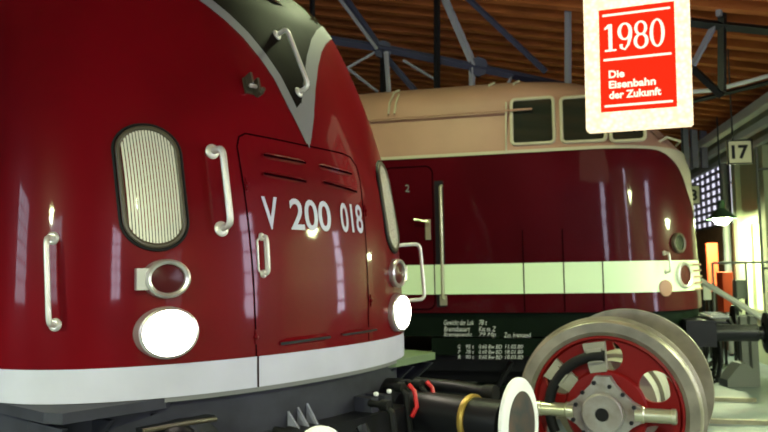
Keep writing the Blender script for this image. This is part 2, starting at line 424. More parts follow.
# grey V: two branches in (u,z)
VL = [(0.050, 2.60), (-0.01, 2.79), (-0.095, 3.02), (-0.165, 3.14), (-0.26, 3.27), (-0.36, 3.37), (-0.47, 3.46), (-0.62, 3.55), (-0.85, 3.64), (-1.05, 3.68)]
VR = [(0.056, 2.60), (0.125, 2.86), (0.20, 3.03), (0.31, 3.22), (0.43, 3.37), (0.56, 3.48), (0.72, 3.57), (0.92, 3.65), (1.08, 3.68)]
def vfun(u):
    pts = sorted(VL+VR)
    for i in range(len(pts)-1):
        if pts[i][0] <= u <= pts[i+1][0]:
            d = pts[i+1][0]-pts[i][0]; t = 0 if d == 0 else (u-pts[i][0])/d; return pts[i][1]*(1-t)+pts[i+1][1]*t
    return 3.68
m = MB()
N1.shell(m, lin(1.33, 2.6, 24)+lin(2.6, 3.9, 60)[1:]+[3.95, 4.0, 4.05], RED, matf=lambda c: (ROOFDARK if (c.z > vfun(c.x)) else RED), nphi=70, cap=(False, True))
body = m.build('body', L1)
# white waist band and its lower moulding
m = MB(); N1.shell(m, [1.165, 1.17, 1.25, 1.328, 1.333], STRIPE, off=0.008); m.build('waist_band', L1)
m = MB(); N1.shell(m, [1.14, 1.165], TRIMGREY, off=0.0); m.build('lower_moulding', L1)
# frame skirt below
m = MB(); N1.shell(m, [0.42, 0.70, 1.14], FRAMEBLUE, off=-0.05, cap=(True, False)); m.build('frame_skirt', L1)
# grey V trim
m = MB()
N1.strip(m, dense(VL, 0.02), [min(0.072, 0.03+0.004*i) for i in range(len(dense(VL, 0.02)))], TRIMGREY, 0.006)
N1.strip(m, dense(VR, 0.02), [min(0.11, 0.03+0.007*i) for i in range(len(dense(VR, 0.02)))], TRIMGREY, 0.005)
m.faces([N1.P(u, z, 0.007) for u, z in ((0.053, 2.565), (0.022, 2.70), (0.004, 2.82), (0.06, 2.87), (0.125, 2.83), (0.095, 2.70))], [(0, 1, 2, 3, 4, 5)], TRIMGREY)
m.build('v_trim', L1)
# windscreens high on the nose (two panes)
for sg in (-1, 1):
    m = MB(); pts = rrect(0.08, 0.68, 3.62, 3.86, 0.05)
    vs = [N1.P(sg*u, z, 0.012) for u, z in pts]; m.faces(vs, [tuple(range(len(vs)))], GLASSDARK); m.build('windscreen', L1)
# hatch panel seams
m = MB()
hatch = [(-0.452, 1.172), (-0.462, 1.5), (-0.48, 1.98), (-0.495, 2.40), (-0.498, 2.52), (-0.475, 2.58), (-0.43, 2.605), (-0.02, 2.585), (0.40, 2.575), (0.48, 2.56), (0.535, 2.50), (0.548, 2.40), (0.53, 2.20), (0.515, 1.87), (0.51, 1.34)]
N1.strip(m, dense(hatch, 0.03), 0.010, SEAM, 0.0025)
N1.strip(m, dense([(-0.452, 1.166), (-0.452, 1.333)], 0.03), 0.012, SEAM, 0.011)
m.build('hatch_seam', L1)
# pressed slots and lower vents
def slot(name, u0, za, u1, zb, h, mat, lip=None):
    m = MB(); n = 8; vs = []
    for i in range(n+1):
        t = i/n; u = u0+(u1-u0)*t; z = za+(zb-za)*t; hh = h*(1 if 0 < i < n else 0.4)
        for (dz, o) in ((hh/2, 0.002), (hh*0.15, 0.016), (-hh/2, 0.002)): vs.append(N1.P(u, z+dz, o))
    fs = []
    for i in range(n):
        for k in range(2): fs.append((3*i+k, 3*i+k+1, 3*i+k+4, 3*i+k+3))
    m.faces(vs, fs, mat, True)
    if lip: N1.strip(m, dense([(u0, za-h*0.1), (u1, zb-h*0.1)], 0.04), h*0.35, lip, 0.017)
    m.build(name, L1)
slot('louvre', -0.335, 2.485, -0.01, 2.468, 0.04, RED, SEAM); slot('louvre', -0.352, 2.372, -0.03, 2.348, 0.04, RED, SEAM)
slot('louvre', 0.115, 2.462, 0.438, 2.440, 0.04, RED, SEAM); slot('louvre', 0.125, 2.358, 0.462, 2.322, 0.04, RED, SEAM)
slot('lower_vent', -0.30, 1.395, 0.10, 1.402, 0.045, RED, BLACK); slot('lower_vent', 0.21, 1.405, 0.60, 1.408, 0.035, RED, BLACK)
# running number
m = MB()
for body_t, ua, ub in (('V', -0.385, -0.275), ('200', -0.185, 0.160), ('018', 0.258, 0.500)):
    vs, fs = text_mesh(body_t, 0.26, offset=0.004, res=6)
    x0 = min(v[0] for v in vs); x1 = max(v[0] for v in vs); y0 = min(v[1] for v in vs); y1 = max(v[1] for v in vs)
    vs = [((x-x0)/(x1-x0)*(ub-ua), (y-y0)/(y1-y0)*0.19) for x, y in vs]
    N1.decal(m, vs, fs, STRIPE, ua, 2.045)
m.build('running_number', L1)
# oval grilles
def grille(sg):
    c = (sg*0.985, 2.262); hw, hh = 0.128, 0.312
    def oval(k, g=0.0):
        a, b_ = hw+g, hh+g; out = []
        for j in range(k//2): t = PI*j/(k//2-1); out.append((c[0]+a*math.cos(t), c[1]+(b_-a)+a*math.sin(t)))
        for j in range(k//2): t = PI+PI*j/(k//2-1); out.append((c[0]+a*math.cos(t), c[1]-(b_-a)+a*math.sin(t)))
        return out
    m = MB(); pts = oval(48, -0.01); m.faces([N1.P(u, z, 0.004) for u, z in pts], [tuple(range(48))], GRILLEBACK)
    fr = m.build('grille', L1)
    m = MB(); nsl = 17
    for i in range(nsl):
        x = (i-(nsl-1)/2)/(nsl/2)*hw*0.94
        zz = (hh-hw)+math.sqrt(max(0, hw*hw-x*x))-0.008
        rr = lin(c[1]-zz, c[1]+zz, 10)
        N1.strip(m, [(c[0]+x, z) for z in rr], 0.0100, GRILLE, 0.014)
    m.build('grille_slats', fr)
    m = MB(); m.tube([N1.P(u, z, 0.010) for u, z in oval(48, 0.006)], 0.014, BRONZE, 8, closed=True)
    m.tube([N1.P(u, z, 0.006) for u, z in oval(48, 0.026)], 0.009, RUBBER, 8, closed=True); m.build('grille_frame', fr)
grille(-1); grille(1)
# lamps
def lamp(u, z, rad, depth, lensmat, name, lens_name, tilt, label=None, bracket=False, lit=False):
    base = N1.P(u, z); n = Vector((math.sin(tilt)*math.copysign(1, u), -math.cos(tilt), 0.0))
    T = frame_on(base, n) @ Matrix.Diagonal((1.2, 1, 1, 1))
    m = MB(); m.lathe([(rad*1.02, -0.12), (rad*1.02, depth*0.5), (rad, depth), (rad*0.90, depth+0.008), (rad*(0.90 if lit else 0.76), depth), (rad*(0.88 if lit else 0.72), depth-0.02)], CHROME, T, 40, close=False)
    if bracket:
        sx = -math.copysign(1, u)*-1
        m.box((sx*(rad*0.75), -0.055, 0.0), (sx*(rad+0.035), 0.055, depth*0.8), CHROME, T)
    o = m.build(name, L1, label)
    m = MB(); m.lathe([(0.001, depth+(0.012 if lit else 0.0)), (rad*0.45, depth+(0.009 if lit else -0.004)), (rad*(0.90 if lit else 0.74), depth-0.014)], lensmat, T, 32, close=False); m.build(lens_name, o)
for sg in (-1, 1):
    lamp(sg*0.952, 1.497, 0.132, 0.05, HEADLIGHT, 'headlamp', 'lens', 0.25, 'lit white headlamp', lit=True)
    lamp(sg*0.952, 1.775, 0.100, 0.045, TAILRED, 'tail_lamp', 'lens', 0.25, 'red tail lamp in a silver ring', bracket=True)
    p = N1.P(sg*0.952, 1.497, 0.12)
# grab handles
def handle(name, pts, r, mat, feet=(0, -1), T=None, parent=None, cup=True):
    m = MB(); P_ = [Vector(p) for p in pts]
    # round the corners
    out = [P_[0]]
    for i in range(1, len(P_)-1):
        a, b_, c = P_[i-1], P_[i], P_[i+1]; k = 0.35
        p0 = b_.lerp(a, min(k, 0.05/(b_-a).length)); p1 = b_.lerp(c, min(k, 0.05/(b_-c).length))
        for j in range(5):
            t = j/4; out.append(p0*(1-t)**2+b_*2*t*(1-t)+p1*t**2)
    out.append(P_[-1]); m.tube(out, r, mat, 10)
    if cup:
        for i in feet:
            nn = (P_[1]-P_[0]) if i == 0 else (P_[-2]-P_[-1])
            m.lathe([(r*2.3, 0.0), (r*2.3, 0.006), (r*1.6, 0.016)], mat, frame_on(P_[i], nn, Vector((0, 0.1, 1))), 16)
    return m.build(name, parent)
for sg in (-1, 1):
    q = 1.385*sg
    out = 0.07 if sg < 0 else 0.21
    handle('grab_handle', [N1.P(q, 1.99), N1.P(q, 1.985, out), N1.P(q, 1.56, out), N1.P(q, 1.555)], 0.0145, ALU, parent=L1)
handle('grab_handle', [N1.P(-0.655, 2.475), N1.P(-0.64, 2.465, 0.10), N1.P(-0.64, 2.05, 0.10), N1.P(-0.65, 2.04)], 0.019, ALU, parent=L1)
handle('grab_handle', [N1.P(0.02, 3.34), N1.P(0.035, 3.34, 0.085), N1.P(0.085, 2.95, 0.085), N1.P(0.07, 2.945)], 0.015, ALU, parent=L1)
handle('hatch_handle', [N1.P(-0.405, 2.0), N1.P(-0.395, 2.0, 0.045), N1.P(-0.395, 1.79, 0.045), N1.P(-0.405, 1.79)], 0.010, ALU, parent=L1)
m = MB()
pts = rrect(-0.435, -0.385, 1.80, 1.99, 0.02); m.tube([N1.P(u, z, 0.003) for u, z in pts], 0.006, ALU, 6, closed=True); m.build('handle_recess', L1)
# lamp bracket and small fittings on the upper nose
m = MB(); Tb = frame_on(N1.P(-0.33, 2.91), N1.N(-0.33, 2.91))
m.box((-0.045, -0.05, 0), (0.045, 0.05, 0.012), BRONZE, Tb); m.box((-0.03, -0.01, 0.0), (-0.015, 0.06, 0.07), BRONZE, Tb); m.box((0.015, -0.05, 0.0), (0.03, 0.03, 0.07), BRONZE, Tb)
m.box((-0.035, -0.03, 0.04), (0.035, -0.01, 0.055), ALU, Tb); m.lathe([(0.02, 0.0), (0.022, 0.05), (0.012, 0.08)], BRONZE, Tb @ Matrix.Translation((0.04, -0.045, 0)), 12)
m.build('lamp_bracket', L1)
for u, z in ((-0.47, 2.30), (0.56, 2.20), (-0.46, 1.44), (0.545, 1.60)):
    m = MB(); Tb = frame_on(N1.P(u, z), N1.N(u, z)); m.lathe([(0.014, 0), (0.014, 0.012), (0.006, 0.018)], RED, Tb, 10); m.box((-0.006, -0.04, 0), (0.006, 0.04, 0.008), RED, Tb); m.build('hatch_lock', L1)
# corner ledges of the frame and their gussets
for sg in (-1, 1):
    m = MB(); m.prism([(sg*0.55, 0.40), (sg*0.95, 0.16), (sg*1.48, 0.20), (sg*1.52, 0.30), (sg*1.52, 1.0), (sg*0.55, 1.0)], 1.110, 1.162, LEDGE_LIT if sg > 0 else FRAMEBLUE); m.build('corner_ledge', L1)  # right ledge coloured as lit, left one in plain frame paint
    for gu in (0.98, 1.22, 1.46):
        T = Matrix.Translation((sg*gu, 0, 0))
        m = MB(); m.faces([T @ Vector(v) for v in ((-0.012, 0.21, 1.085), (-0.012, 0.56, 1.085), (-0.012, 0.56, 0.80), (0.012, 0.21, 1.085), (0.012, 0.56, 1.085), (0.012, 0.56, 0.80))], [(0, 1, 2), (3, 5, 4), (0, 3, 4, 1), (1, 4, 5, 2), (0, 2, 5, 3)], FRAMEBLUE); m.build('gusset', L1)
# front gussets
for k in range(3):
    u = -0.20+k*0.075; y = -N1.W(u, 1.0)+0.05
    m = MB(); m.faces([Vector(v) for v in ((u, y, 1.02-0.03+0.012*k), (u, y-0.09, 0.90), (u, y, 0.90), (u+0.014, y, 1.02-0.03+0.012*k), (u+0.014, y-0.09, 0.90), (u+0.014, y, 0.90))], [(0, 1, 2), (3, 5, 4), (0, 3, 4, 1), (1, 4, 5, 2), (0, 2, 5, 3)], TRUSSLIGHT); m.build('front_gusset', L1)
# front beam step and coupling hook
m = MB(); m.box((-0.75, -0.12, 0.72), (0.75, 0.25, 0.90), BLACK); m.build('buffer_beam', L1)
m = MB(); m.tube([(0, 0.0, 0.80), (0, -0.30, 0.80), (0, -0.38, 0.86), (0, -0.34, 0.92)], 0.035, BLACK, 8); m.build('coupling_hook', L1)
def buffer(parent, u, yb, yf, z, r, stem, rim, face, ringmat=None, el=1.0):
    m = MB(); T = frame_on((u, yb, z), (0, -1, 0)); L = yb-yf; TE = T @ Matrix.Diagonal((el, 1, 1, 1))
    m.lathe([(stem*1.5, -0.12), (stem*1.5, 0.02), (stem, 0.03), (stem, L-0.10), (stem*0.8, L-0.09), (stem*0.8, L-0.03)], BLACK, T, 32)
    b_ = m.build('buffer', parent)
    if ringmat:
        m = MB(); m.lathe([(stem*1.10, L*0.60), (stem*1.14, L*0.60+0.010), (stem*1.14, L*0.60+0.030), (stem*1.10, L*0.60+0.040)], ringmat, T, 32); m.build('brass_ring', b_)
    m = MB(); m.lathe([(r*0.5, L-0.04), (r, L-0.02), (r, L), (r*0.97, L+0.008), (r*0.72, L+0.014)], rim, TE, 48, close=False)
    m.build('buffer_plate', b_)
    m = MB(); m.lathe([(r*0.74, L+0.013), (r*0.4, L+0.020), (0.001, L+0.022)], face, TE, 40, close=False); m.build('buffer_face', b_)
for sg in (-1, 1): buffer(L1, sg*0.875, 0.05, -0.865, 0.835, 0.29, 0.14, WHITE, RUST, GOLD, el=0.78)
# brake hoses with red cocks
def hose(parent, p, lever=True, h=0.45, mat=RUBBER, fwd=Vector((0, -1, 0))):
    p = Vector(p)
    m = MB(); m.tube([p+fwd*-0.08, p+fwd*0.05, p+fwd*0.10+Vector((0, 0, -0.04)), p+fwd*0.12+Vector((0.01, 0, -h*0.6)), p+fwd*0.08+Vector((0.03, 0, -h)), p+fwd*0.04+Vector((0.06, 0, -h*1.02))], 0.022, mat, 8)
    m.lathe([(0.035, 0), (0.035, 0.06)], mat, frame_on(p+fwd*0.02, fwd), 10)
    o = m.build('brake_hose', parent)
    if lever:
        m = MB(); m.tube([p+fwd*0.10+Vector((0.03, 0, 0.02)), p+fwd*0.14+Vector((0.04, 0, -0.02)), p+fwd*0.16+Vector((0.035, 0, -0.12)), p+fwd*0.15+Vector((-0.01, 0, -0.18))], 0.015, COCKRED, 8); m.build('cock_lever', o, 'red cock lever')
hose(L1, (0.70, -0.02, 1.02)); hose(L1, (0.90, -0.02, 1.015)); hose(L1, (0.40, -0.14, 0.96), False)
hose(L1, (-0.40, -0.14, 0.93), False)
for u in (0.40, 0.53):
    m = MB(); m.box((u, -0.075, 0.86), (u+0.07, 0.10, 0.99), FRAMEBLUE); m.lathe([(0.014, 0), (0.014, 0.02), (0.004, 0.028)], WHITE, frame_on((u+0.035, -0.075, 1.015), (0, -1, 0)), 12); m.build('cable_socket', L1)
# side arm to the right of the ledge
m = MB(); m.tube([(1.10, 0.1, 0.98), (1.12, -0.25, 0.98), (1.10, -0.50, 0.97)], [0.05, 0.045, 0.04], BLACK, 10); m.lathe([(0.055, 0), (0.055, 0.08)], RUBBER, frame_on((1.10, -0.48, 0.97), (0, -1, 0)), 14); m.build('side_pipe', L1)
# foot step and domed cap lower left
m = MB(); Tb = Matrix.Translation((-0.98, 0.05, 0.96))
m.lathe([(0.12, -0.10), (0.12, 0.0), (0.10, 0.05), (0.06, 0.08), (0.001, 0.095)], BLACK, Tb, 24); m.build('domed_cap', L1)
m = MB(); m.box((-1.15, 0.05, 1.03), (-0.72, 0.12, 1.05), BLACK); m.tube([(-1.15, 0.06, 1.04), (-0.92, 0.0, 1.05), (-0.72, 0.05, 1.03)], 0.012, BRONZE, 8); m.build('foot_bar', L1)
# bogie and wheels below
def bogie(parent, y0, wheel_r, mat):
    m = MB()
    for sx in (-1, 1): m.box((sx*1.0-0.06, y0-0.2, 0.46), (sx*1.0+0.06, y0+3.0, 0.68), mat)
    m.box((-0.94, y0+1.1, 0.40), (0.94, y0+1.7, 0.60), mat); o = m.build('bogie_frame', parent)
    for yy in (0.35, 2.45):
        for sx in (-1, 1):
            m = MB(); T = frame_on((sx*0.75, y0+yy, 0.05+wheel_r), (sx, 0, 0), Vector((0, 0, 1)))
            m.lathe([(wheel_r+0.0, -0.06), (wheel_r, 0.06), (wheel_r*0.86, 0.07), (wheel_r*0.8, 0.03), (wheel_r*0.3, 0.03), (0.12, 0.09), (0.001, 0.09)], BLACK, T, 36); m.build('wheel', o)
bogie(L1, 0.9, 0.42, BLACK)

# ================================================================== CREAM-ROOFED LOCOMOTIVE BEHIND
def prm2(z):
    a = 1.50; back = 0.04*max(0, z-1.3)
    if z > 2.9: back += 0.25*(z-2.9)
    if z > 3.12:
        a -= 0.12*(z-3.12)/0.6; back += 0.55*(z-3.12)
    if z > 3.72:
        q = (z-3.72)/0.40; a = 1.38-1.0*(1-math.sqrt(max(0, 1-min(q, 1)**2))); back += 0.6*(1-math.sqrt(max(0, 1-min(q, 1)**2)))
    return a, -back, 1.2, 2.2
N2 = Nose(prm2)
L2 = empty('diesel_locomotive', C2, T2, label='dark red locomotive with cream roof and ivory waist stripe behind the wheelset', cat='locomotive')
SIDE2 = (0.1, 0.4, 0.8, 1.4, 2.2, 3.2, 4.6, 7.0)
ZB = [(0, 2.30), (0.6, 2.45), (0.81, 2.66), (0.874, 2.77), (0.956, 2.88), (1.03, 2.98), (1.12, 3.05), (1.2, 3.085), (1.3, 3.10), (1.6, 3.10)]
def zb2(u):
    u = abs(u)
    for (a, p), (b_, q) in zip(ZB, ZB[1:]):
        if a <= u <= b_: return p+(q-p)*(u-a)/(b_-a)
    return 3.10
m = MB()
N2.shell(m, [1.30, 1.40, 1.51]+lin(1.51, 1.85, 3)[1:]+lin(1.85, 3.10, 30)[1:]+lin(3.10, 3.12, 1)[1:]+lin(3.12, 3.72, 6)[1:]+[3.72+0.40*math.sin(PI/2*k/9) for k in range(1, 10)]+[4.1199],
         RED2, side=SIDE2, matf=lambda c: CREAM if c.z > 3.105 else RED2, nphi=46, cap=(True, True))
m.build('body', L2)
m = MB(); us = lin(-1.32, 1.32, 120); nr = 14; vs = []
for u in us:
    for k in range(nr+1): vs.append(N2.P(u, zb2(u)+(3.11-zb2(u))*k/nr, 0.006))
m.faces(vs, [(i*(nr+1)+k, (i+1)*(nr+1)+k, (i+1)*(nr+1)+k+1, i*(nr+1)+k+1) for i in range(120) for k in range(nr)], CREAMLIGHT, True); m.build('front_panel', L2)
m = MB(); N2.shell(m, [1.51, 1.515, 1.845, 1.85], STRIPE2, off=0.006, side=SIDE2); m.build('waist_stripe', L2)
m = MB(); N2.shell(m, [3.095, 3.10, 3.125, 3.13], CREAMLIGHT, off=0.014, side=(0.1, 0.8, 2, 4, 7.0)); m.build('rain_strip', L2)
m = MB(); m.tube([(-1.46, 1.9, 3.60), (-1.46, 7.0, 3.60)], 0.014, CREAM, 6); m.build('gutter', L2)
# side position helper: local y for a side feature seen at pixel column
def s2(px, z):
    r = ray(px, 250); q = C2+S2*-1.5   # intersect the side plane
    # p = r*t (horizontal); (p - q).S2 = 0
    t = q.dot(S2)/(r.x*S2.x+r.y*S2.y); p = Vector((r.x*t, r.y*t, 0)); return -(p-C2).dot(F2)
def side_pt(px, py, u=-1.5):
    r = ray(px, py); q = C2+S2*u; t = q.dot(S2)/(r.x*S2.x+r.y*S2.y); p = Vector((r.x*t, r.y*t, 0)); return (-(p-C2).dot(F2), EYE+r.z*t)
def side_window(xa, ya, xb, yb):
    y0, z1 = side_pt(xb, ya, -1.44); y1, z0 = side_pt(xa, yb, -1.47)
    y0, y1 = min(y0, y1), max(y0, y1)
    def uu(z): return -(1.5-0.12*max(0, z-3.12)/0.6)
    m = MB(); pts = rrect(y0, y1, z0, z1, 0.05)
    m.faces([Vector((uu(z)-0.008, y, z)) for y, z in pts], [tuple(range(len(pts)))], GLASSDARK)
    o = m.build('window', L2)
    m = MB(); m.tube([Vector((uu(z)-0.012, y, z)) for y, z in pts], 0.020, CREAMLIGHT, 6, closed=True); m.build('window_frame', o)
side_window(512, 96, 553, 145); side_window(562, 94, 604, 143); side_window(611, 94, 643, 142)
m = MB(); pts = [side_pt(506, 98, -1.44), side_pt(506, 145, -1.49)]
m.tube([(-1.45, pts[0][0], 3.70), (-1.505, pts[1][0], 3.12)], 0.010, CREAMLIGHT, 6); m.build('cab_seam', L2)
# windscreens at the front
for sg in (-1, 1):
    m = MB(); pts = rrect(0.10, 1.02, 3.20, 3.62, 0.06)
    m.faces([N2.P(sg*u, z, 0.012) for u, z in pts], [tuple(range(len(pts)))], GLASSDARK); m.build('windscreen', L2)
# door with seams, handle, recessed rail
ya, _ = side_pt(384, 200); yb_, _ = side_pt(433, 200)
m = MB(); pts = rrect(yb_, ya, 1.34, 3.00, 0.09); m.tube([Vector((-1.503, y, z)) for y, z in pts], 0.008, SEAM, 6, closed=True); d = m.build('door', L2)
y, z = side_pt(428, 222); y2, z2 = side_pt(428, 238); y3, _ = side_pt(415, 219)
m = MB(); m.box((-1.515, y-0.03, z2-0.02), (-1.50, y+0.03, z+0.03), PINSTEEL); m.tube([(-1.50, y, z), (-1.55, y, z), (-1.55, y3, z+0.03)], 0.012, PINSTEEL, 8); m.build('door_handle', d)
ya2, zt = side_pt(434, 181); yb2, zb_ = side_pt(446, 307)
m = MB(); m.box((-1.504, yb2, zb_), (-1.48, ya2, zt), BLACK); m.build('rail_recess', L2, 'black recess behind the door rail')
yc = side_pt(441.5, 200)[0]
m = MB(); m.tube([(-1.49, yc, zt-0.06), (-1.56, yc, zt-0.08), (-1.56, yc, zb_+0.10), (-1.49, yc, zb_+0.08)], 0.020, PINSTEEL, 10); m.box((-1.53, yc-0.04, zb_+0.02), (-1.50, yc+0.04, zb_+0.13), PINSTEEL); m.build('hand_rail', L2)
for px, ztop in ((523, 2.22), (563, 2.22), (602, 1.86)):
    yy = side_pt(px, 250)[0]; m = MB(); m.box((-1.5095, yy-0.006, 1.31), (-1.49, yy+0.006, ztop), SEAM); m.build('panel_seam', L2)
# side marking: small 2 beside the door
m = MB(); vs, fs = text_mesh('2', 0.12); y0, z0 = side_pt(405, 192)
m.faces([Vector((-1.506, y0-x, z0+q)) for x, q in vs], fs, TRIMGREY); m.build('door_number', L2)
# front lamps, grab handle, round plate
def hit2(px, py):
    r = ray(px, py); Y = 7.0
    while Y < 11:
        t = Y/r.y; p = Vector((r.x*t, Y, 0))-C2; z = EYE+r.z*t; u = p.dot(S2); w = p.dot(F2); a = prm2(z)[0]
        if abs(u) < a and w < N2.W(u, z): return u, z
        Y += 0.004
    return (-1.2, 1.8)
for (px, py, r, nm, mt, lab) in ((677.5, 243, 0.115, 'upper_lamp', GLASSDARK, None), (683, 275, 0.15, 'headlamp', TAILRED, None)):
    u, z = hit2(px, py); T = frame_on(N2.P(u, z), N2.N(u, z))
    m = MB(); m.lathe([(r, -0.03), (r, 0.03), (r*0.9, 0.04), (r*0.74, 0.03)], BRONZE if nm == 'upper_lamp' else CHROME, T, 28, close=False); o = m.build(nm, L2)
    m = MB(); m.lathe([(r*0.76, 0.02), (0.001, 0.03)], mt, T, 24, close=False); m.build('lens', o)
    T = frame_on(N2.P(-u, z), N2.N(-u, z))
    m = MB(); m.lathe([(r, -0.03), (r, 0.03), (r*0.9, 0.04), (r*0.74, 0.03)], CHROME, T, 28, close=False); o = m.build(nm, L2)
    m = MB(); m.lathe([(r*0.76, 0.02), (0.001, 0.03)], mt, T, 24, close=False); m.build('lens', o)
u, z = hit2(665, 288); m = MB(); m.lathe([(0.09, 0), (0.09, 0.01), (0.07, 0.013)], CREAM, frame_on(N2.P(u, z, 0.004), N2.N(u, z)), 24); m.build('round_plate', L2)
u, z = hit2(664, 253); z2 = hit2(664, 272)[1]
handle('grab_handle', [N2.P(u, z), N2.P(u, z, 0.07), N2.P(u, z2, 0.07), N2.P(u, z2)], 0.012, CHROME, parent=L2)
# railing loops on the shelf below the windscreen
m = MB(); m.tube([(-1.1, 0.62, 3.14), (-1.02, 0.42, 3.26), (-0.6, 0.22, 3.27), (0.6, 0.22, 3.27), (1.02, 0.42, 3.26), (1.1, 0.62, 3.14)], 0.016, CREAMLIGHT, 8); m.build('shelf_rail', L2)
for k in range(5):
    m = MB(); zz = 1.52+k*0.07; N2.strip(m, [(u_, zz) for u_ in lin(-0.9, 0.9, 20)], 0.02, CREAM, 0.03); m.build('stripe_rib', L2)
# roof fittings
for px in (391, 488, 513):
    yy = side_pt(px, 90, -1.3)[0]; m = MB(); m.tube([(-1.2, yy, 3.90), (-1.16, yy, 3.98), (-1.1, yy-0.06, 4.02)], 0.014, CREAMLIGHT, 6); m.build('roof_lug', L2)
m = MB(); q = side_pt(395, 100, -1.38)[0]; m.tube([(-1.44, q, 3.66), (-1.41, q-0.02, 3.80), (-1.30, q-0.03, 3.92)], 0.012, CREAMLIGHT, 6); m.tube([(-1.44, q+0.07, 3.66), (-1.41, q+0.06, 3.80), (-1.30, q+0.04, 3.92)], 0.012, CREAMLIGHT, 6); m.build('lifting_lug', L2)
# green sill and lettered board
m = MB(); N2.shell(m, [1.03, 1.298], GREEN, off=-0.04, side=SIDE2, cap=(True, False)); m.build('frame_sill', L2)
yl = side_pt(432, 350, -1.46)[0]; yr = side_pt(552, 350, -1.46)[0]
m = MB(); m.box((-1.475, yr-0.6, 0.82), (-1.30, yl, 1.010), GREEN); bd = m.build('lettering_board', L2)
def side_text(body_t, px, py, hpx, wpx, mat=BEAM, u=-1.478, parent=None, shear=0.25):
    vs, fs = text_mesh(body_t, 0.1, shear=shear, res=2, offset=0.0)
    x0 = min(v[0] for v in vs); x1 = max(v[0] for v in vs); y0 = min(v[1] for v in vs); y1 = max(v[1] for v in vs)
    Y0, Z0 = side_pt(px, py, u); Y1, _ = side_pt(px+wpx, py, u); _, Z1 = side_pt(px, py-hpx, u)
    m = MB(); m.faces([Vector((u, Y0+(x-x0)/(x1-x0)*(Y1-Y0), Z0+(y-y0)/(y1-y0)*(Z1-Z0))) for x, y in vs], fs, mat); return m.build('lettering', parent or L2)
for (t, px, py, w) in (('Gewicht der Lok', 444, 325, 30), ('78 t', 479, 325, 8), ('Bremsbauart', 444, 331.5, 26), ('Kss m. Z', 479, 331.5, 17), ('Bremsgewicht', 444, 337.5, 28), ('79 Mp', 479, 337.5, 17), ('Zus. bremsend', 504, 337.5, 27)):
    side_text(t, px, py, 5.0, w, u=-1.4635)
for k, (a_, b_, c_, d_) in enumerate((('G', '95 t', '0.60 Bw BD', '11.05.80'), ('P', '78 t', '0.60 Bw BD', '18.01.80'), ('R', '90 t', '0.60 Bw BD', '18.03.80'))):
    yy = 348.5+k*5.2
    side_text(a_, 458, yy, 3.9, 2.5, u=-1.479); side_text(b_, 466, yy, 3.9, 8, u=-1.479); side_text(c_, 479, yy, 3.9, 23, u=-1.479); side_text(d_, 505, yy, 3.9, 18, u=-1.479)
# underframe
bogie(L2, 1.9, 0.45, BLACK)
m = MB(); m.box((-1.30, 0.9, 0.62), (1.30, 6.8, 0.80), BLACK); m.build('underframe', L2)
yq = side_pt(470, 395, -1.35)[0]
m = MB(); m.box((-1.38, 1.4, 0.44), (-1.25, 5.6, 0.47), GREEN); m.build('side_ledge', L2)
m = MB(); a_ = side_pt(512, 362, -1.4); b_ = side_pt(493, 395, -1.4); m.tube([(-1.38, a_[0], a_[1]), (-1.38, b_[0], b_[1])], 0.03, BLACK, 8); m.build('brace', L2)
m = MB(); m.box((-1.38, 0.05, 0.92), (1.38, 0.35, 1.20), BLACK); m.build('buffer_beam', L2)
for sg in (-1, 1): buffer(L2, sg*0.875, 0.05, -0.56, 1.03, 0.225, 0.095, BLACK, BLACK)
for u_, hh_ in ((-0.62, 0.45), (-0.50, 0.52), (-0.36, 0.40), (-0.22, 0.55), (0.3, 0.42), (0.5, 0.5)): hose(L2, (u_, 0.0, 0.95), False, hh_)
m = MB(); m.tube([(-0.15, 0, 0.98), (-0.1, -0.18, 0.85), (-0.12, -0.12, 0.62), (-0.3, 0.0, 0.58)], 0.03, RUBBER, 8); m.build('cable', L2)
m = MB(); m.box((-1.30, -0.10, 1.22), (-0.55, 0.10, 1.235), BOXGREY)
for k in range(7): m.box((-1.26+k*0.1, -0.10, 1.235), (-1.23+k*0.1, 0.06, 1.25), BOXGREY)
m.build('front_step', L2)
m = MB(); m.tube([(0, 0.0, 1.0), (0, -0.28, 1.0), (0, -0.36, 1.06), (0, -0.32, 1.12)], 0.035, BLACK, 8); m.build('coupling_hook', L2)

